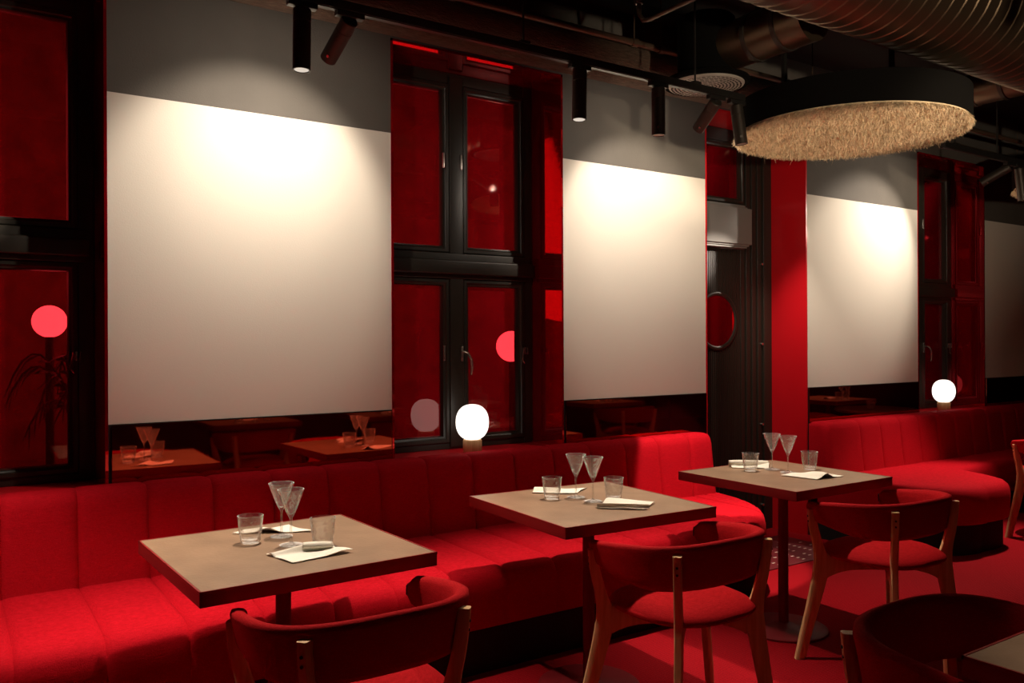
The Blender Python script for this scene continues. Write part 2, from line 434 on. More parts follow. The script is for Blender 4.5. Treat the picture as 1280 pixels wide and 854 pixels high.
# ------------------------------------------------------------------ benches
def chan(u):  # 0 at seam, 1 on the crown of a channel
    v=abs(2*u-1); return (1-v**9)
def bench(name,label,seams,yb,depth,loc=(0,0,0),seat_x=None,crease=.020,seatcrease=.012,endround=.5):
    root=thing(name,label,'bench',loc,0,None)
    def samples(sm,n=22):
        xs=[]
        for a,c in zip(sm[:-1],sm[1:]):
            for k in range(n): q=.5-.5*math.cos(PI*k/n); xs.append((a+(c-a)*q, q))
        xs.append((sm[-1],1.0)); return xs
    # backrest: profile from the foot of the front face, over the rounded top and down the back
    x0,x1=seams[0],seams[-1]
    base=[(.205,.40),(.200,.46),(.185,.58),(.172,.70),(.165,.76),(.155,.790),(.135,.808),(.10,.815),(.05,.815),(.02,.812),(.012,.80),(.012,.40)]
    rows=[]
    for x,u in samples(seams):
        c=crease*(1-chan(u)); e=min(x-x0,x1-x); er=0
        if e<.04: er=.04-math.sqrt(max(0,.04**2-(.04-e)**2))
        row=[]
        for k,(d,z) in enumerate(base):
            dd=d-(c if k<7 else c*.3)-(er if k<7 else 0)
            zz=z-(c*.45 if 4<=k<=9 else 0)-(er*.8 if 3<k<10 else 0)
            row.append((x,yb(x)-max(.012,dd),zz))
        rows.append(row)
    b=MB(); V=b.grid(rows,closed_v=True); b.cap(V[0]); b.cap(V[-1],flip=True)
    b.build('backrest',M['bench_fabric'],root,ang=60)
    sx=seat_x or seams
    rows=[]
    prof=[(0,.395),(0,.448),(.15,.452),(.45,.452),(.75,.450),(.88,.447),(.945,.438),(.98,.418),(.995,.39),(1.0,.35),(.998,.27),(.992,.215),(.985,.20),(0,.20)]
    for x,u in samples(sx):
        c=seatcrease*(1-chan(u)); d=depth(x)
        row=[]
        for k,(f,z) in enumerate(prof):
            row.append((x,yb(x)-.06-max(.02,f*(d-.06)-(c*.45 if 5<=k<=11 else 0)),z-(c if 1<=k<=8 else 0)))
        rows.append(row)
    b=MB(); V=b.grid(rows,closed_v=True); b.cap(V[0]); b.cap(V[-1],flip=True)
    b.build('seat',M['bench_fabric'],root,ang=60)
    b=MB(); rows=[]
    for x,u in samples(sx,4):
        d=max(.04,depth(x)-.05); rows.append([(x,yb(x)-.03,0),(x,yb(x)-d,0),(x,yb(x)-d,.20),(x,yb(x)-.03,.20)])
    V=b.grid(rows,closed_v=True); b.cap(V[0]); b.cap(V[-1],flip=True)
    b.build('plinth',M['black_paint'],root)
    return root
p=.257; seams1=[.168+p*k for k in range(-6,15)]; seams1=[s for s in seams1 if s<3.8]+[3.97]
def dep1(x):
    d=.865
    if x>3.35: d=.86*(max(0,1-((x-3.35)/.62)**2.6))**(1/2.6)
    return max(.10,d)
seats1=seams1[:-2]+[seams1[-2]]+[3.85,3.92,3.955,3.969]
bench('banquette','long red channel-tufted banquette running under the two nearest windows',seams1,lambda x:-.0,dep1,seat_x=seats1)
seams2=[5.085]+[5.47+.25*k for k in range(0,18)]
def dep2(x):
    if x<5.60: return .30+.70*math.sqrt(max(0,1-((5.60-x)/.515)**2.2)) if x>5.085 else .30
    return .90+.10*math.exp(-((x-5.75)/.4)**2)-.40*(1/(1+math.exp(-(x-6.06)/.035)))
bench('banquette','red upholstered banquette with plain curved seat beyond the dark door',seams2,lambda x:-.01-(max(0,x-8.2)**2)*.12,dep2,seat_x=[5.085+.07*k for k in range(68)],crease=.012,seatcrease=.0)

# ------------------------------------------------------------------ tables
def make_table(label,loc,rz=0,group=None,size=.71):
    t=thing('square_table',label,'table',loc,rz,group); h=size/2
    b=MB(); b.box(-h+.006,h-.006,-h+.006,h-.006,.739,.745,bev=.0015); b.build('tabletop',M['tabletop'],t,smooth=False)
    b=MB(); b.box(-h,h,-h,h,.703,.740,bev=.003)
    b.box(-h,h,-h,-h+.005,.738,.7455); b.box(-h,h,h-.005,h,.738,.7455); b.box(-h,-h+.005,-h,h,.738,.7455); b.box(h-.005,h,-h,h,.738,.7455)
    b.build('edge_band',M['table_edge'],t)
    b=MB(); b.box(-.15,.15,-.03,.03,.692,.704); b.box(-.03,.03,-.15,.15,.692,.704); b.cyl((0,0,.02),(0,0,.70),.024); b.build('column',M['table_base'],t)
    b=MB(); b.lathe([(.0001,0),(.20,0),(.205,.004),(.205,.010),(.195,.016),(.06,.022),(.035,.034),(.0001,.036)],48); b.build('base_plate',M['table_base'],t)
    return t
TABLES=[((.885,-1.203),math.radians(1.8),'square brown table nearest the camera at the long banquette'),
        ((2.148,-1.172),math.radians(-3.0),'middle square brown table at the long banquette, in front of globe lamp'),
        ((3.35,-1.172),math.radians(-.2),'square brown table at the far end of the long banquette, before the door')]
make_table(TABLES[0][2],(*TABLES[0][0],0),TABLES[0][1])
make_table(TABLES[1][2],(*TABLES[1][0],0),TABLES[1][1])
make_table(TABLES[2][2],(*TABLES[2][0],0),TABLES[2][1],size=.70)
make_table('brown table corner cut off at the bottom right, beside an empty chair',(2.075,-3.262,0))
g2='tables of the second row seen only as reflections'
for x,y in ((3.35,-3.25),(4.6,-3.25),(5.85,-3.25),(8.1,-2.0)): make_table('brown table of the second row, seen only reflected in the red wall panels',(x,y,0),0,g2)
# round table by the far banquette
rt=thing('round_table','small table cut off at the right edge by the far banquette','table',(7.27,-.88,0))
b=MB(); b.lathe([(.0001,.715),(.36,.715),(.37,.722),(.37,.738),(.365,.745),(.0001,.745)],48); b.build('tabletop',M['tabletop'],rt)
b=MB(); b.cyl((0,0,.03),(0,0,.716),.025); b.lathe([(.0001,0),(.2,0),(.2,.012),(.04,.03),(.0001,.03)],40); b.build('base_plate',M['table_base'],rt)

# ------------------------------------------------------------------ chairs
def make_chair(label,loc,rz,group='oak and red armchairs'):
    c=thing('dining_chair',label,'chair',loc,rz,group)
    n=2.8
    def U(th,a,bb):
        s_,k_=math.sin(th),-math.cos(th)
        r=(abs(s_)**n+abs(k_)**n)**(-1/n)
        return a*r*s_, bb*r*k_
    TH=math.radians(124); NU=60
    rows=[]
    for i in range(NU+1):
        t=-1+2*i/NU; th=TH*t; e=abs(t)
        zt=.722-.044*e*e; zb=.562+.045*max(0,(e-.42)/.58)**1.4
        if e>.955:
            q=(e-.955)/.045; k=1-math.sqrt(max(0,1-q*q)); zm=(zt+zb)/2; zt=zt+(zm-zt)*k*.5; zb=zb+(zm-zb)*k*.5
        row=[]
        for (s_,v) in ((-1,0),(-1,.12),(-1,.35),(-1,.6),(-1,.85),(-.8,.96),(0,1.0),(.8,.96),(1,.85),(1,.6),(1,.35),(1,.12),(.7,.02),(0,-.02),(-.7,.02)):
            z=zb+(zt-zb)*v
            fl=max(0,(z-.55)/.16)
            a=.270+.022*fl**1.5; bb=.230+.022*fl**1.5
            tt=.0175*(1+.25*math.sin(PI*min(1,max(0,v))))*.9
            if v>.8: tt*=1.15
            if e>.97: tt*=.8
            x,y=U(th,a+s_*tt,bb+s_*tt)
            row.append((x,y+.035,z))
        rows.append(row)
    b=MB(); V=b.grid(rows,closed_v=True); b.cap(V[0]); b.cap(V[-1],flip=True)
    br=b.build('backrest',M['chair_fabric'],c,ang=70)
    for R_ in (rows[0],rows[-1]):
        sg=1 if R_ is rows[0] else -1
        cen=sum((Vector(p) for p in R_),Vector())/len(R_)
        th=TH*(-sg); tang=Vector((math.cos(th),math.sin(th),0))*(-sg)
        inner=[Vector(p)+(cen-Vector(p))*.02+tang*.0005 for p in R_]; outer=[Vector(p)+(cen-Vector(p))*.12+tang*.005 for p in R_]
        b=MB(); V=b.grid([inner,outer],closed_v=True); b.cap(V[0]); b.cap(V[1],flip=True)
        b.build('end_cap',M['black_metal'],br)
    # seat pad: plump lens-shaped round
    rows=[]; NS=48
    for i in range(NS):
        a=2*PI*i/NS; ca,sa=math.cos(a),math.sin(a); m_=2.6
        r=(abs(ca)**m_+abs(sa)**m_)**(-1/m_)
        row=[(0,.0,.428)]
        for (f,z) in ((.70,.430),(.90,.436),(.975,.444),(1.0,.452),(.985,.461),(.93,.473),(.80,.487),(.6,.497),(.3,.502)):
            row.append((.238*f*r*ca,.238*f*r*sa,z))
        row.append((0,.0,.503)); rows.append(row)
    b=MB(); b.grid(rows,closed_u=True); bmesh.ops.remove_doubles(b.bm,verts=b.bm.verts[:],dist=1e-5)
    b.build('seat',M['chair_fabric'],c,ang=70)
    # oak frame: two diagonal beams crossing under the seat, flowing into the legs
    O_=Vector((0,-.015,0))
    b=MB()
    for sx in (-1,1):
        F_=Vector((sx*.293,.156,0))-O_; F_.normalize(); B_=Vector((-sx*.202,-.189,0))-O_; B_.normalize()
        nodes=[]
        for (u,z,h) in ((.262,.405,.052),(.235,.404,.038),(.19,.404,.025),(.12,.405,.020)):
            nodes.append((O_+F_*u+Vector((0,0,z)),(0,0,h),Vector((-F_.y,F_.x,0))*.0125))
        for (u,z,h) in ((.10,.405,.020),(.15,.404,.025),(.19,.404,.038),(.215,.405,.052)):
            nodes.append((O_+B_*u+Vector((0,0,z)),(0,0,h),Vector((B_.y,-B_.x,0))*.0125))
        b.ribbon(nodes)
    b.build('seat_frame',M['oak'],c)
    for (px_,py_,front) in ((-.293,.156,1),(.293,.156,1),(-.202,-.189,0),(.202,-.189,0)):
        d=Vector((px_,py_,0))-O_; d.normalize(); T=Vector((-d.y,d.x,0))*.0140
        if front: prof=((.330,.652,.0165),(.326,.600,.0175),(.314,.545,.0190),(.300,.490,.0215),(.288,.440,.0285),(.287,.400,.0325),(.298,.340,.0305),(.328,.220,.0265),(.360,.100,.0235),(.384,.0,.0215)); sc_=((.622,.3450),(.600,.3435))
        else: prof=((.288,.690,.0165),(.283,.640,.0175),(.272,.570,.0190),(.256,.500,.0215),(.245,.440,.0285),(.244,.400,.0325),(.252,.340,.0305),(.272,.220,.0265),(.292,.100,.0235),(.305,.0,.0215)); sc_=((.655,.3020),(.631,.2995))
        b=MB(); b.ribbon([(O_+d*u+Vector((0,0,z)),d*w,T) for (u,z,w) in prof]); leg=b.build('leg',M['oak'],c,ang=50)
        b=MB()
        for z,u in sc_:
            p0=O_+d*(u-.003)+Vector((0,0,z)); b.cyl(p0,p0+d*.006,.0042,n=10)
        b.build('screw',M['black_metal'],leg)
    return c
ch=make_chair('red chair at the table nearest the camera, cut off at the bottom edge',(.915,-1.706,0),0)
def chair_at(label,loc,rz,group='oak and red armchairs'):
    c=copy_tree(ch); c.location=loc; c.rotation_euler=(0,0,rz); c['label']=label; c['group']=group; return c
chair_at('red chair pushed up to the middle table, seen whole from behind',(2.189,-1.649,0),math.radians(-.5))
chair_at('red chair with its back to us at the table by the door',(3.422,-1.645,0),math.radians(-.8))
chair_at('red chair at bottom right facing the cropped table, round back towards banquette',(2.01,-2.80,0),PI)
chair_at('red chair cut off at the right edge by the far banquette',(6.52,-1.02,0),0)
for x in (3.35,4.6,5.85): chair_at('oak and red chair of the second row, seen only as a reflection',(x,-2.80,0),PI,'second row chairs seen only as reflections')

# ------------------------------------------------------------------ glasses and napkins
def tumbler_mesh():
    b=MB()
    prof=[(.0001,0),(.027,0),(.030,.003),(.0315,.010),(.036,.040),(.0405,.086),(.0412,.0885),(.0395,.089),(.0385,.086),(.034,.040),(.029,.014),(.024,.0105),(.0001,.010)]
    b.lathe(prof,40,wav=lambda a,z:.010*math.sin(9*a+z*90)*min(1,z/.02)*(1 if z<.08 else .2)); return b
def wine_mesh():
    b=MB()
    prof=[(.0001,.0),(.036,.0),(.0365,.0015),(.030,.003),(.012,.006),(.005,.010),(.0038,.020),(.0036,.075),(.0045,.086),(.0085,.093),(.015,.105),(.026,.135),(.0365,.163),(.0420,.1765),(.0415,.178),(.0398,.1770),(.0345,.163),(.024,.136),(.013,.108),(.006,.098),(.0001,.096)]
    b.lathe(prof,44,wav=lambda a,z:(.055*math.sin(8*a+z*120)*max(0,1-abs(z-.13)/.04) if .09<z<.172 else 0)); return b
tum0=tumbler_mesh().build('tumbler',M['glass']); win0=wine_mesh().build('wine_glass',M['glass'])
first={'t':True,'w':True}
def put(kind,x,y,z,label,group):
    src=tum0 if kind=='t' else win0
    if first[kind]: o=src; first[kind]=False
    else: o=src.copy(); COL.objects.link(o)
    o.location=(x,y,z); o.rotation_euler=(0,0,random.uniform(0,6)); 
    return tag(o,label,'glass',group)
def napkin(corners,z,folds,label,group,seed=0):
    # cloth: bilinear patch of four table points with soft ridges, given real thickness
    rnd=random.Random(seed); n=26; P=[Vector((x,y,0)) for x,y in corners]
    ph=rnd.uniform(0,6)
    top=[]
    for i in range(n+1):
        u=i/n; row=[]
        for j in range(n+1):
            v=j/n
            p=P[0]*(1-u)*(1-v)+P[1]*u*(1-v)+P[2]*u*v+P[3]*(1-u)*v
            h=.002
            for (cu,cv,dirn,wd,ht) in folds:
                t=(u-cu) if dirn=='u' else (v-cv) if dirn=='v' else ((u-cu)+(v-cv))*.7
                h+=ht*math.exp(-(t/wd)**2)*(1 if dirn!='d' else 1)*(.6+.4*math.sin(ph+3*(v if dirn=='u' else u)))
            h+=.0016*(1+math.sin(7*u+ph)*math.sin(6*v+ph*2))
            edge=min(u,1-u,v,1-v)
            row.append(Vector((p.x+.004*math.sin(5*v+ph),p.y+.004*math.sin(5*u+ph),z+h)))
        top.append(row)
    b=MB(); A=b.grid(top); B=b.grid([[p+Vector((0,0,-.0018)) for p in r] for r in top],flip=True)
    ring=lambda V:[V[i][0] for i in range(n+1)]+[V[n][j] for j in range(1,n+1)]+[V[i][n] for i in range(n-1,-1,-1)]+[V[0][j] for j in range(n-1,0,-1)]
    ra,rb=ring(A),ring(B)
    for k in range(len(ra)):
        k2=(k+1)%len(ra)
        try: b.bm.faces.new((ra[k],rb[k],rb[k2],ra[k2]))
        except ValueError: pass
    # rolled-over flap
    fl=folds[0]
    o=b.build('napkin',M['linen'],None,ang=80)
    return tag(o,label,'napkin',group)
Zt=.7458
def curl(p0,p1,r,z,turn=250,a0=-60):
    # a rolled-over edge of cloth, a part of the napkin built last
    o=[q for q in COL.objects if q.name.startswith('napkin')][-1]
    P0=Vector((*p0,z+r+.004)); P1=Vector((*p1,z+r+.004)); d=(P1-P0).normalized(); n_=Vector((-d.y,d.x,0)); up=Vector((0,0,1))
    rows=[]
    for i in range(13):
        t=i/12; c=P0.lerp(P1,t); rr=r*(1+.12*math.sin(4*t))
        row=[c+(n_*math.cos(math.radians(a0+turn*k/16))+up*math.sin(math.radians(a0+turn*k/16)))*rr*(1-.25*k/16) for k in range(17)]
        rows.append(row)
    b=MB(); b.grid(rows); f=b.build('fold',M['linen'],None,ang=80)
    m_=f.modifiers.new('thickness','SOLIDIFY'); m_.thickness=.0018
    f.parent=o
# nearest table
gT='tumblers on the tables'; gW='conical wine glasses on the tables'; gN='cream cloth napkins on the tables'
put('t',.812,-1.102,Zt,'ribbed tumbler on the nearest table, on its left side',gT)
put('t',.991,-1.270,Zt,'ribbed tumbler on the nearest table, on its right side',gT)
put('w',.924,-1.071,Zt,'conical wine glass on the nearest table, the one further back',gW)
put('w',.910,-1.205,Zt,'conical wine glass on the nearest table, the one in front',gW)
napkin([(.855,-.985),(1.03,-1.06),(1.00,-.925),(.80,-.95)],Zt,[(.25,.5,'u',.16,.016)],'cream napkin lying behind the left tumbler on the nearest table',gN,1)
napkin([(.805,-1.285),(.838,-1.425),(1.04,-1.40),(.985,-1.325)],Zt,[(.22,.3,'u',.09,.022),(.75,.85,'v',.25,.010)],'cream napkin crumpled in front of the wine glasses on the nearest table',gN,2)
curl((.905,-1.325),(.985,-1.365),.015,Zt)
# middle table
put('t',2.056,-1.051,Zt,'ribbed tumbler on the middle table, on its left side',gT)
put('t',2.258,-1.200,Zt,'ribbed tumbler on the middle table, on its right side',gT)
put('w',2.158,-1.079,Zt,'conical wine glass on the middle table, the left one of two',gW)
put('w',2.160,-1.187,Zt,'conical wine glass on the middle table, the right one of two',gW)
napkin([(2.06,-.90),(2.20,-1.02),(2.32,-.95),(2.14,-.845)],Zt,[(.45,.5,'v',.22,.016)],'cream napkin tented behind the left tumbler on the middle table',gN,3)
napkin([(2.072,-1.305),(2.20,-1.44),(2.33,-1.365),(2.19,-1.255)],Zt,[(.5,.9,'v',.24,.018),(.5,.5,'u',.3,.006)],'cream napkin folded double at the front of the middle table',gN,4)
curl((2.075,-1.315),(2.225,-1.445),.010,Zt,turn=200,a0=-120)
# table by the door
put('t',3.298,-1.019,Zt,'ribbed tumbler on the table by the door, on its left side',gT)
put('t',3.577,-1.154,Zt,'ribbed tumbler on the table by the door, on its right side',gT)
put('w',3.426,-1.046,Zt,'conical wine glass on the table by the door, the left one of two',gW)
put('w',3.406,-1.158,Zt,'conical wine glass on the table by the door, the right one of two',gW)
napkin([(3.30,-.90),(3.43,-1.03),(3.50,-.97),(3.35,-.845)],Zt,[(.5,.5,'v',.28,.024)],'cream napkin rolled up behind the tumbler on the table by the door',gN,5)
curl((3.315,-.865),(3.47,-.985),.016,Zt,turn=330,a0=-90)
napkin([(3.30,-1.20),(3.335,-1.375),(3.52,-1.385),(3.50,-1.22)],Zt,[(.5,.35,'v',.16,.020),(.3,.5,'u',.3,.006)],'cream napkin spread with raised middle on the table by the door',gN,6)
for x,y in ((2.075,-3.25),(3.35,-3.25),(4.6,-3.25),(5.85,-3.25),(8.1,-2.0)):
    put('t',x-.13,y+0.23,Zt,'tumbler on a second-row table, seen only reflected','tumblers of the second row')
    put('t',x+.13,y+0.13,Zt,'tumbler on a second-row table, seen only reflected','tumblers of the second row')
    put('w',x-.01,y+0.25,Zt,'wine glass on a second-row table, seen only reflected','wine glasses of the second row')
    put('w',x+.02,y+0.15,Zt,'wine glass on a second-row table, seen only reflected','wine glasses of the second row')
    napkin([(x-.12,y-0.01),(x+.06,y-0.08),(x+.10,y+0.02),(x-.06,y+0.08)],Zt,[(.45,.5,'v',.22,.02)],'cream napkin on a second-row table, seen only reflected','napkins of the second row',int(x*10))
put('t',7.12,-.84,Zt,'tumbler on the cropped table at the far banquette',gT)

# ------------------------------------------------------------------ globe lamps on the sills
def globe_lamp(label,loc,glow):
    g=thing('globe_lamp',label,'lamp',loc,0,'globe lamps on the window sills')
    b=MB(); b.lathe([(.0001,0),(.049,0),(.051,.003),(.051,.07),(.047,.076),(.0001,.076)],40); b.build('base',M['oak'],g)
    prof=[(.0001,.072)]
    for k in range(1,24):
        a=-PI/2+PI*k/24; r=.089*(abs(math.cos(a))**.82); z=.168+.096*math.copysign(abs(math.sin(a))**.92,math.sin(a)); prof.append((r,z))
    prof.append((.0001,.264))
    b=MB(); b.lathe(prof,48); b.build('globe_shade',glow,g)
    return g
g=globe_lamp('white globe lamp on wooden base on the middle window sill',(2.345,.055,SILL),M['globe_glow'])
g3=copy_tree(g); g3.location=(6.95,.04,SILL); g3['label']='white globe lamp on wooden base on the far window sill, above the second banquette'

# ------------------------------------------------------------------ ceiling services
TY,TZ=-.85,2.632
def track(x0,x1,y,label,z=TZ):
    t=thing('lighting_track',label,'track',(x0,y,z))
    L_=x1-x0
    b=MB(); b.box(0,L_,-.018,.018,0,.034,bev=.002); b.box(0,L_,-.012,.012,-.003,0); b.build('rail',M['black_metal'],t)
    k=int(L_/1.3)+1
    for i in range(k+1):
        x=.15+(L_-.5)*i/k
        b=MB(); b.cyl((x,0,.03),(x,0,ZC-z),.005,n=8); b.box(x-.025,x+.025,-.02,.02,.03,.045,bev=.003); b.build('hanger',M['black_metal'],t)
    return t
track(-1.2,3.45,TY,'black lighting track hanging parallel to the wall over the long banquette')
track(5.35,6.39,TY,'black lighting track behind the straw disc, over the far banquette')
track(1.2,8.0,-3.05,'black lighting track over the second row, behind the camera view',2.62)
def spot(label,x,y,direction,energy,size,blend,glow,L_=.225,r=.0325,z=TZ,arm=.03,group='black track spotlights',color=(1,.84,.69),soft=.02,spill=0,aim=None,extra=None):
    d=Vector(direction).normalized()
    root=thing('track_spotlight',label,'spotlight',(x,y,z),0,group)
    b=MB(); b.box(-.055,.055,-.016,.016,-.022,-.002,bev=.003); b.cyl((0,0,-.02),(0,0,-arm-.012),.007,n=12); b.build('mount',M['black_metal'],root)
    A=Vector((0,0,-arm)); B=A+d*L_
    b=MB(); 
    u=d.orthogonal().normalized(); w=d.cross(u); rows=[]
    for k in range(32):
        a=2*PI*k/32; o=u*math.cos(a)+w*math.sin(a)
        rows.append([A-d*.004+o*r*.86, A+o*r, A+d*.045+o*r, A+d*.047+o*(r-.0015), A+d*.049+o*r, B+o*r, B+o*(r-.004), B-d*.006+o*(r-.006)])
    V=b.grid(rows,closed_u=True); b.cap([v[0] for v in V],flip=True); b.cap([v[-1] for v in V])
    b.build('housing',M['bronze_black'],root)
    b=MB()
    for s_ in (-1,1):
        q=A+d*(L_-.035)+u*s_*r; b.cyl(q,q+u*s_*.005,.006,n=10)
    b.build('screw',M['steel'],root)
    b=MB(); b.cyl(B-d*.0055,B-d*.003,r-.0065,n=32); b.build('lens',M['lens_glow'] if glow else M['disc_white'],root)
    a_=Vector(aim).normalized() if aim else d
    if energy:
        ld=bpy.data.lights.new('spot_beam','SPOT'); ld.energy=energy; ld.spot_size=math.radians(size); ld.spot_blend=blend; ld.color=color; ld.shadow_soft_size=soft
        lo=bpy.data.objects.new('spot_beam',ld); COL.objects.link(lo)
        lo.matrix_world=Matrix.Translation(Vector((x,y,z))+B+d*.004) @ a_.to_track_quat('-Z','Y').to_matrix().to_4x4()
    if spill:
        ld=bpy.data.lights.new('spot_spill','SPOT'); ld.energy=spill; ld.spot_size=math.radians(165); ld.spot_blend=.5; ld.color=color; ld.shadow_soft_size=soft
        lo=bpy.data.objects.new('spot_spill',ld); COL.objects.link(lo)
        lo.matrix_world=Matrix.Translation(Vector((x,y,z))+B+d*.004) @ d.to_track_quat('-Z','Y').to_matrix().to_4x4()
    if extra:
        e_,sz,bl,ax=extra; ax=Vector(ax).normalized()
        ld=bpy.data.lights.new('spot_core','SPOT'); ld.energy=e_; ld.spot_size=math.radians(sz); ld.spot_blend=bl; ld.color=color; ld.shadow_soft_size=soft
        lo=bpy.data.objects.new('spot_core',ld); COL.objects.link(lo)
        lo.matrix_world=Matrix.Translation(Vector((x,y,z))+B+d*.004) @ ax.to_track_quat('-Z','Y').to_matrix().to_4x4()
    return root
DOWN=(0,0,-1)
E_T=170; E_W=39
spot('leftmost black spotlight hanging straight down over the nearest table',1.083,TY,(-.03,-.04,-1),E_T,76,.85,True,aim=(-.10,-.22,-1))
spot('black spotlight tilted at the first white wall panel, left of the middle window',1.268,TY,(-.09,.90,-.52),E_W,92,.45,False,L_=.20,spill=14,extra=(420,14,.8,(-1.34,.96,-.64)))
spot('black spotlight hanging straight down with lit lens, right of the middle window',2.37,TY,(-.07,-.06,-1),E_T,66,.8,True,aim=(-.12,-.24,-1))
spot('black spotlight hanging straight down, unlit, before the second white panel',2.85,TY,DOWN,0,60,.5,False)
spot('left one of the spotlight pair beside the straw disc, tilted to the wall',3.25,TY,(.20,.86,-.54),E_W*.9,90,.45,False,L_=.19,spill=14)
spot('right one of the spotlight pair beside the straw disc, pointing down',3.40,TY,(.10,-.08,-1),E_T*.8,66,.8,False,L_=.20,aim=(0,-.20,-1),extra=(230,30,.18,(.19,.30,-1)))
spot('black spotlight right of the straw disc, tilted to the third white panel',6.21,TY,(-.32,.86,-.50),E_W*1.15,88,.45,False,L_=.20,spill=14,extra=(480,13,.8,(-1.90,.96,-.62)))
spot('bronze spotlight at the right edge above the second straw disc',6.345,TY,(.12,-.05,-1),E_T*1.15,60,.7,False,aim=(-.30,-.02,-1))
spot('spotlight outside the frame over the left end of the banquette',-.25,TY,(0,0,-1),E_T*.75,80,.7,False)
for x,y_ in ((2.1,-3.05),(3.35,-3.05),(4.6,-3.05),(5.85,-3.05),(8.0,-3.05)):
    spot('spotlight over the second row, outside the frame',x,y_,(0,-.15 if x<7 else .45,-1),42 if x<7 else 90,44,.6,False,z=2.62,group='second row spotlights')
# spotlight added behind the straw disc to brighten the red door reveal
spot('added spotlight, unseen above the straw disc, brightening the red door reveal',4.25,-.40,(.5,.25,-1),90,42,1.0,False,z=2.95,aim=(.85,.45,-1.75))
# pipes and ducts
ip=thing('insulated_pipe','thick brown insulated pipe running along the top of the wall','pipe')
b=MB(); b.cyl((XL+.1,-.20,2.975),(4.75,-.20,2.975),.128,n=40,rings=60); b.build('lagging',M['insulation'],ip)
for x in (-1.5,.5,2.2,3.9):
    b=MB(); b.cyl((x,-.20,3.10),(x,-.20,ZC),.006,n=8); b.build('hanger',M['black_metal'],ip)
p_=thing('conduit','thin brown pipe running above the insulated pipe along the wall','pipe',(0,0,0))
b=MB(); b.cyl((XL+.1,-.35,3.03),(12.5,-.35,3.03),.018,n=16); b.build('tube',M['pipe'],p_)
for x in (.6,2.0,3.15,3.35,4.7,6.4,6.52):
    b=MB(); b.cyl((x-.02,-.35,3.03),(x+.02,-.35,3.03),.024,n=16); b.cyl((x,-.35,3.04),(x,-.35,ZC-.002),.004,n=8); b.build('clamp',M['pipe'],p_)
p_=thing('conduit','thin dark conduit crossing under the black ceiling above the track','pipe',(0,0,0))
b=MB(); b.tube([(2.93,-.63,3.22),(2.93,-.63,3.05),(2.93,-.66,3.01),(2.93,-.70,3.0),(2.93,-1.28,3.0)],.012,12); b.build('tube',M['pipe'],p_)
b=MB(); b.cyl((2.93,-.63,3.10),(2.93,-.63,3.13),.02,n=12); b.build('clamp',M['steel'],p_)
p_=thing('conduit','thin pipe along the wall top right of the straw disc','pipe',(0,0,0))
b=MB(); b.cyl((4.9,-.06,3.0),(12.5,-.06,3.0),.02,n=16); b.build('tube',M['pipe'],p_)
for x in (5.4,6.6,8.0): b=MB(); b.box(x-.012,x+.012,-.08,-.0005,2.98,3.02); b.cyl((x,-.06,3.0),(x,-.06,ZC-.01),.004,n=8); b.build('clamp',M['pipe'],p_)
# spiral duct
DY,DZ,DRAD=-1.62,3.04,.29
d_=thing('spiral_duct','large ribbed spiral duct under the ceiling at upper right','duct',(0,0,0))
rows=[]; nseg=24; turns=0; x=-1.0
b=MB(); 
pitch=.085; NR=40; xs=[]; L0,L1=1.2,12.0
k=0
xx=L0
while xx<L1:
    for dx,rr in ((0,0),(.006,.004),(.012,.004),(.018,0),(.05,-.0015)):
        xs.append((xx+dx,rr))
    xx+=pitch
rows=[]
for (x,rr) in xs:
    rows.append([(x+.10*(q/NR) , DY+(DRAD+rr)*math.cos(2*PI*q/NR), DZ+(DRAD+rr)*math.sin(2*PI*q/NR)) for q in range(NR)])
V=b.grid(rows,closed_v=True); b.cap(V[0]); b.cap(V[-1],flip=True)
b.build('tube',M['duct_metal'],d_,ang=30)
def branch(label,x,y0,y1,z,r,bands):
    t=thing('branch_duct',label,'duct',(0,0,0))
    b=MB(); b.cyl((x,y0,z),(x,y1,z),r,n=40,rings=8); b.build('tube',M['duct_metal'],t)
    for y in bands:
        b=MB(); b.cyl((x,y-.012,z),(x,y+.012,z),r+.006,n=40); b.box(x-.008,x+.008,y-.01,y+.01,z+r,ZC); b.build('clamp',M['bronze_black'],t)
    return t
branch('round branch duct joining the spiral duct above the round diffuser',3.41,-1.31,-.80,2.925,.12,(-.98,-1.16))
branch('round branch duct behind the straw disc at upper right',5.86,-1.31,-.55,3.10,.11,(-.80,-1.0))
# diffuser
df=thing('ceiling_diffuser','round perforated air diffuser beside the track, left of the straw disc','vent',(3.36,-.68,2.75))
b=MB(); b.lathe([(.19,.0),(.215,-.004),(.225,.004),(.225,.02),(.20,.03),(.15,.035),(.15,.34),(.14,.35)],48); b.build('drum',M['felt_black'],df)
b=MB(); rings_=[]
pr=[(.0001,-.012)]
for k in range(9):
    r=.03+.018*k; rings_.append((r+.0015,r+.0085)); pr+=[(r,-.012),(r+.002,-.004),(r+.007,-.004),(r+.009,-.012)]
pr+=[(.195,-.008),(.20,.004),(.0001,.006)]
b.lathe(pr,56); gr=b.build('grille',M['disc_white'],df,ang=20)
b=MB()
for r0,r1 in rings_:
    for q in range(int(r0*260)):
        n_=int(r0*260); a0=2*PI*q/n_; a1=a0+2*PI/n_*.72
        pts=[(r0,a0),(r1,a0),(r1,(a0+a1)/2),(r1,a1),(r0,a1),(r0,(a0+a1)/2)]
        b.cap([b.bm.verts.new((r*math.cos(a),r*math.sin(a),-.0128)) for r,a in pts])
o=b.build('slots',M['felt_black'],gr,smooth=False); o['kind']='stuff'
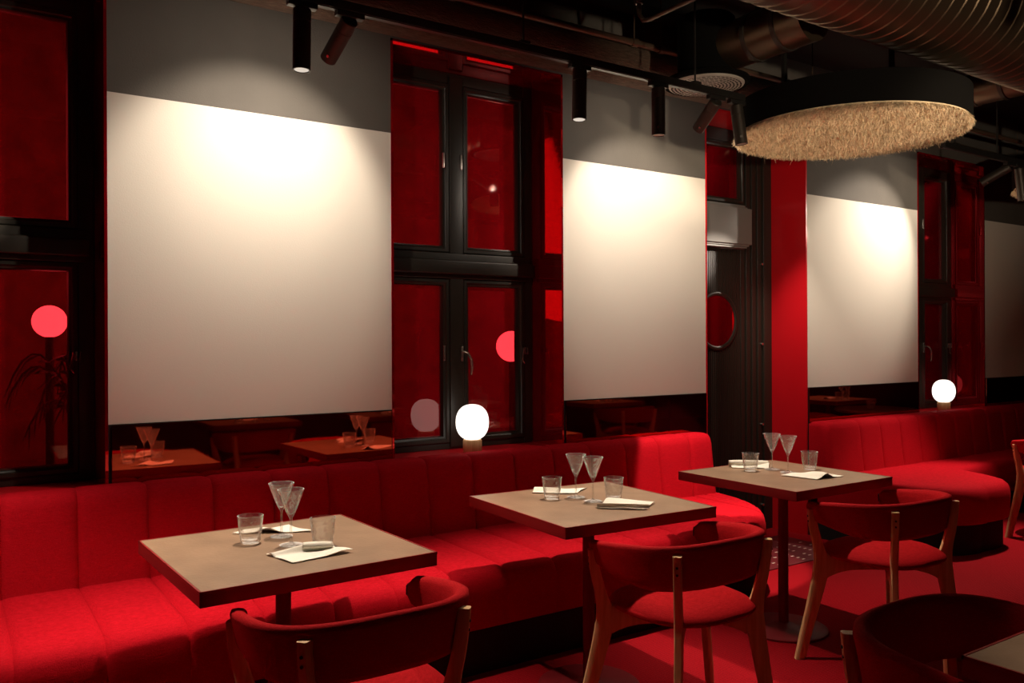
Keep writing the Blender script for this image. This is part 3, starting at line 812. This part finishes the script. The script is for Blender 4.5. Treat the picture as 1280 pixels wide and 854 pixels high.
# straw disc pendants
def pendant(label,loc,r,nf=9000,seed=1):
    t=thing('disc_pendant',label,'pendant lamp',loc)
    b=MB(); rows=[]
    for k in range(96):
        a=2*PI*k/96; ca,sa=math.cos(a),math.sin(a)
        rows.append([(R_*ca,R_*sa,z) for R_,z in ((r,.01),(r+.006,.01),(r+.006,.165),(r-.01,.165),(r-.01,.16),(r,.15))])
    b.grid(rows,closed_u=True,closed_v=True)
    b.build('rim',M['felt_black'],t)
    b=MB(); b.cyl((0,0,.03),(0,0,.155),r-.004,n=96); b.build('body',M['felt_black'],t)
    rnd=random.Random(seed); b=MB(); b.cyl((0,0,.0),(0,0,.03),r-.006,n=96)
    for k in range(nf):
        rr=r*math.sqrt(rnd.random())*1.0; a=rnd.uniform(0,2*PI)
        if k%4==0: rr=r-.008*rnd.random()
        c=Vector((rr*math.cos(a),rr*math.sin(a),.004))
        lean=Vector((rnd.gauss(0,.6),rnd.gauss(0,.6),-1)).normalized(); ln=rnd.uniform(.018,.034)*(1.0 if rnd.random()<.985 else 1.9)
        u=lean.orthogonal().normalized(); u=(Matrix.Rotation(rnd.uniform(0,PI),3,lean)@u)
        w=.0012
        p0,p1,p2,p3=c-u*w,c+u*w,c+lean*ln+u*w*.4,c+lean*ln-u*w*.4
        vs=[b.bm.verts.new(q) for q in (p0,p1,p2,p3)]; b.bm.faces.new(vs)
    o=b.build('fibre_mat',M['coir'],t,smooth=False); o['kind']='stuff'
    for (x,y) in ((r*.05,r*.75),(r*.85,.1*r)):
        b=MB(); b.box(x-.012,x+.012,y-.012,y+.012,.15,ZC-loc[2],bev=.001); b.build('hanger',M['black_metal'],t)
    return t
pendant('large hanging disc with shaggy straw underside and black rim',(4.03,-1.07,2.50),.585,24000)
pendant('second straw disc cut off at the right edge of the picture',(6.96,-1.16,2.50),.585,9000,2)

# ------------------------------------------------------------------ outside the windows
b=MB(); b.box(-4,14,3.2,3.3,0,4.5); struct(b.build('wall_outside',M['brick_dark'],smooth=False))
b=MB(); b.box(-4,14,.46,3.2,-.1,-.02); struct(b.build('floor_outside',M['black_paint'],smooth=False))
def outglobe(label,loc,r,mat):  # added globes, standing in for room lamps reflected in the panes
    t=thing('standin_globe',label,'lamp',(loc[0],loc[1],0))
    b=MB(); pr=[(.0001,-r)]+[(r*math.cos(-PI/2+PI*k/20),r*math.sin(-PI/2+PI*k/20)) for k in range(1,20)]+[(.0001,r)]
    b.lathe(pr,32,c=(0,0,loc[2])); b.build('globe_shade',mat,t)
    b=MB(); b.cyl((0,0,-.02),(0,0,loc[2]-r+.01),.02,n=12); b.build('pole',M['black_metal'],t)
OG='globes added outside the red windows for reflected lamps'

S.world=bpy.data.worlds.new('world'); S.world.use_nodes=True
bg=S.world.node_tree.nodes['Background']; bg.inputs[0].default_value=(.6,.35,.3,1); bg.inputs[1].default_value=.02
for n,(lab,loc,r,mt) in enumerate((('globe added behind palm leaves outside the leftmost window for a reflected lamp',(.43,.95,1.50),.080,'standin_glow'),
    ('globe added outside the middle window for a reflected lamp, half hidden by the frame',(3.20,.95,1.357),.105,'standin_glow'),
    ('glowing globe added low outside the far window',(8.95,.95,1.56),.10,'standin_dim'))):
    outglobe(lab,loc,r,M[mt])
def point(loc,e,col,r=.1):
    ld=bpy.data.lights.new('outside_fill','POINT'); ld.energy=e; ld.color=col; ld.shadow_soft_size=r
    lo=bpy.data.objects.new('outside_fill',ld); COL.objects.link(lo); lo.location=loc
for x in (-.3,1.6,3.4,5.2,7.6): point((x,1.6,2.3),75,(1,.7,.6),.8)  # lights added outside so the red panes and linings glow
# palm added outside the leftmost window for one reflected in its glass
pl=thing('potted_palm','palm with drooping leaves added outside the leftmost window for a reflected one','plant',(.52,.72,0))
b=MB(); b.lathe([(.0001,0),(.13,0),(.17,.30),(.155,.30),(.15,.27),(.0001,.27)],24); b.build('pot',M['black_metal'],pl)
b=MB(); b.tube([(0,0,.25),(.01,.0,.7),(0,.01,1.05)],[.022,.016,.01],8)
rnd=random.Random(3)
for k in range(15):
    a=rnd.uniform(0,2*PI); L_=rnd.uniform(.26,.42); up=rnd.uniform(.12,.42); pts=[]
    for q in range(9):
        t=q/8; pts.append(Vector((math.cos(a)*L_*t*.8,math.sin(a)*min(.3,L_)*t*.5,1.05+up*math.sin(t*2.2)-.22*t*t)))
    b.tube(pts,[.005]*8+[.002],5)
    for q in range(1,8):
        for s_ in (-1,1):
            t_=(pts[q+1]-pts[q]).normalized(); side=Vector((-t_.y,t_.x,0)); side=side.normalized() if side.length>1e-3 else Vector((1,0,0))
            p0=pts[q]; p1=p0+side*s_*.05+t_*.07-Vector((0,0,.05)); b.ribbon([(p0,t_*.006,(0,.0006,0)),((p0+p1)/2+Vector((0,0,.008)),t_*.010,(0,.0006,0)),(p1,t_*.001,(0,.0006,0))],3)
b.build('fronds',M['dark_leaf'],pl)
# uplights added unseen behind the camera to wash the ducts and straw discs
for (x,y,tg,e_,sz) in ((4.3,-3.75,(4.05,-1.05,2.50),330,23),(7.4,-3.75,(6.95,-1.15,2.5),260,22),(2.2,-4.9,(4.4,-1.6,2.95),330,52)):
    t=thing('fill_uplight','added floor light aimed upwards, unseen behind the camera','lamp',(x,y,0),0,'added uplights behind the camera')
    b=MB(); b.lathe([(.0001,0),(.14,0),(.14,.015),(.015,.03),(.0001,.03)],32); b.cyl((0,0,.02),(0,0,1.50),.012,n=16); b.build('stand',M['black_metal'],t)
    b=MB(); b.lathe([(.02,1.49),(.06,1.51),(.075,1.60),(.072,1.60),(.055,1.52),(.0001,1.505)],32); b.build('lamp_shade',M['black_metal'],t)
    d=(Vector(tg)-Vector((x,y,1.62))).normalized()
    ld=bpy.data.lights.new('uplight','SPOT'); ld.energy=e_; ld.spot_size=math.radians(sz); ld.spot_blend=.6; ld.color=(1,.80,.58); ld.shadow_soft_size=.06
    lo=bpy.data.objects.new('uplight',ld); COL.objects.link(lo); lo.matrix_world=Matrix.Translation((x,y,1.62)) @ d.to_track_quat('-Z','Y').to_matrix().to_4x4()
# glowing globes added out of view behind the camera as warm fill
for x in (-.8,2.2,5.2):
    g_=thing('fill_globe','glowing globe added as warm fill, unseen behind the camera','lamp',(x,-5.6,2.45),0,'added fill globes behind the camera')
    b=MB(); pr=[(.0001,-.14)]+[(.14*math.cos(-PI/2+PI*k/20),.14*math.sin(-PI/2+PI*k/20)) for k in range(1,20)]+[(.0001,.14)]
    b.lathe(pr,32); b.build('globe_shade',emit('fill_glow',(1,.78,.52),2.1),g_)
    b=MB(); b.cyl((0,0,.13),(0,0,ZC-2.45),.004,n=8); b.build('cord',M['black_metal'],g_)
    #
S.view_settings.view_transform='Standard'; S.view_settings.look='None'; S.view_settings.exposure=0; S.view_settings.gamma=1
S.view_settings.use_curve_mapping=False
S.cycles.max_bounces=10; S.cycles.transparent_max_bounces=16; S.cycles.glossy_bounces=5; S.cycles.use_denoising=True
S.cycles.caustics_reflective=False; S.cycles.caustics_refractive=False
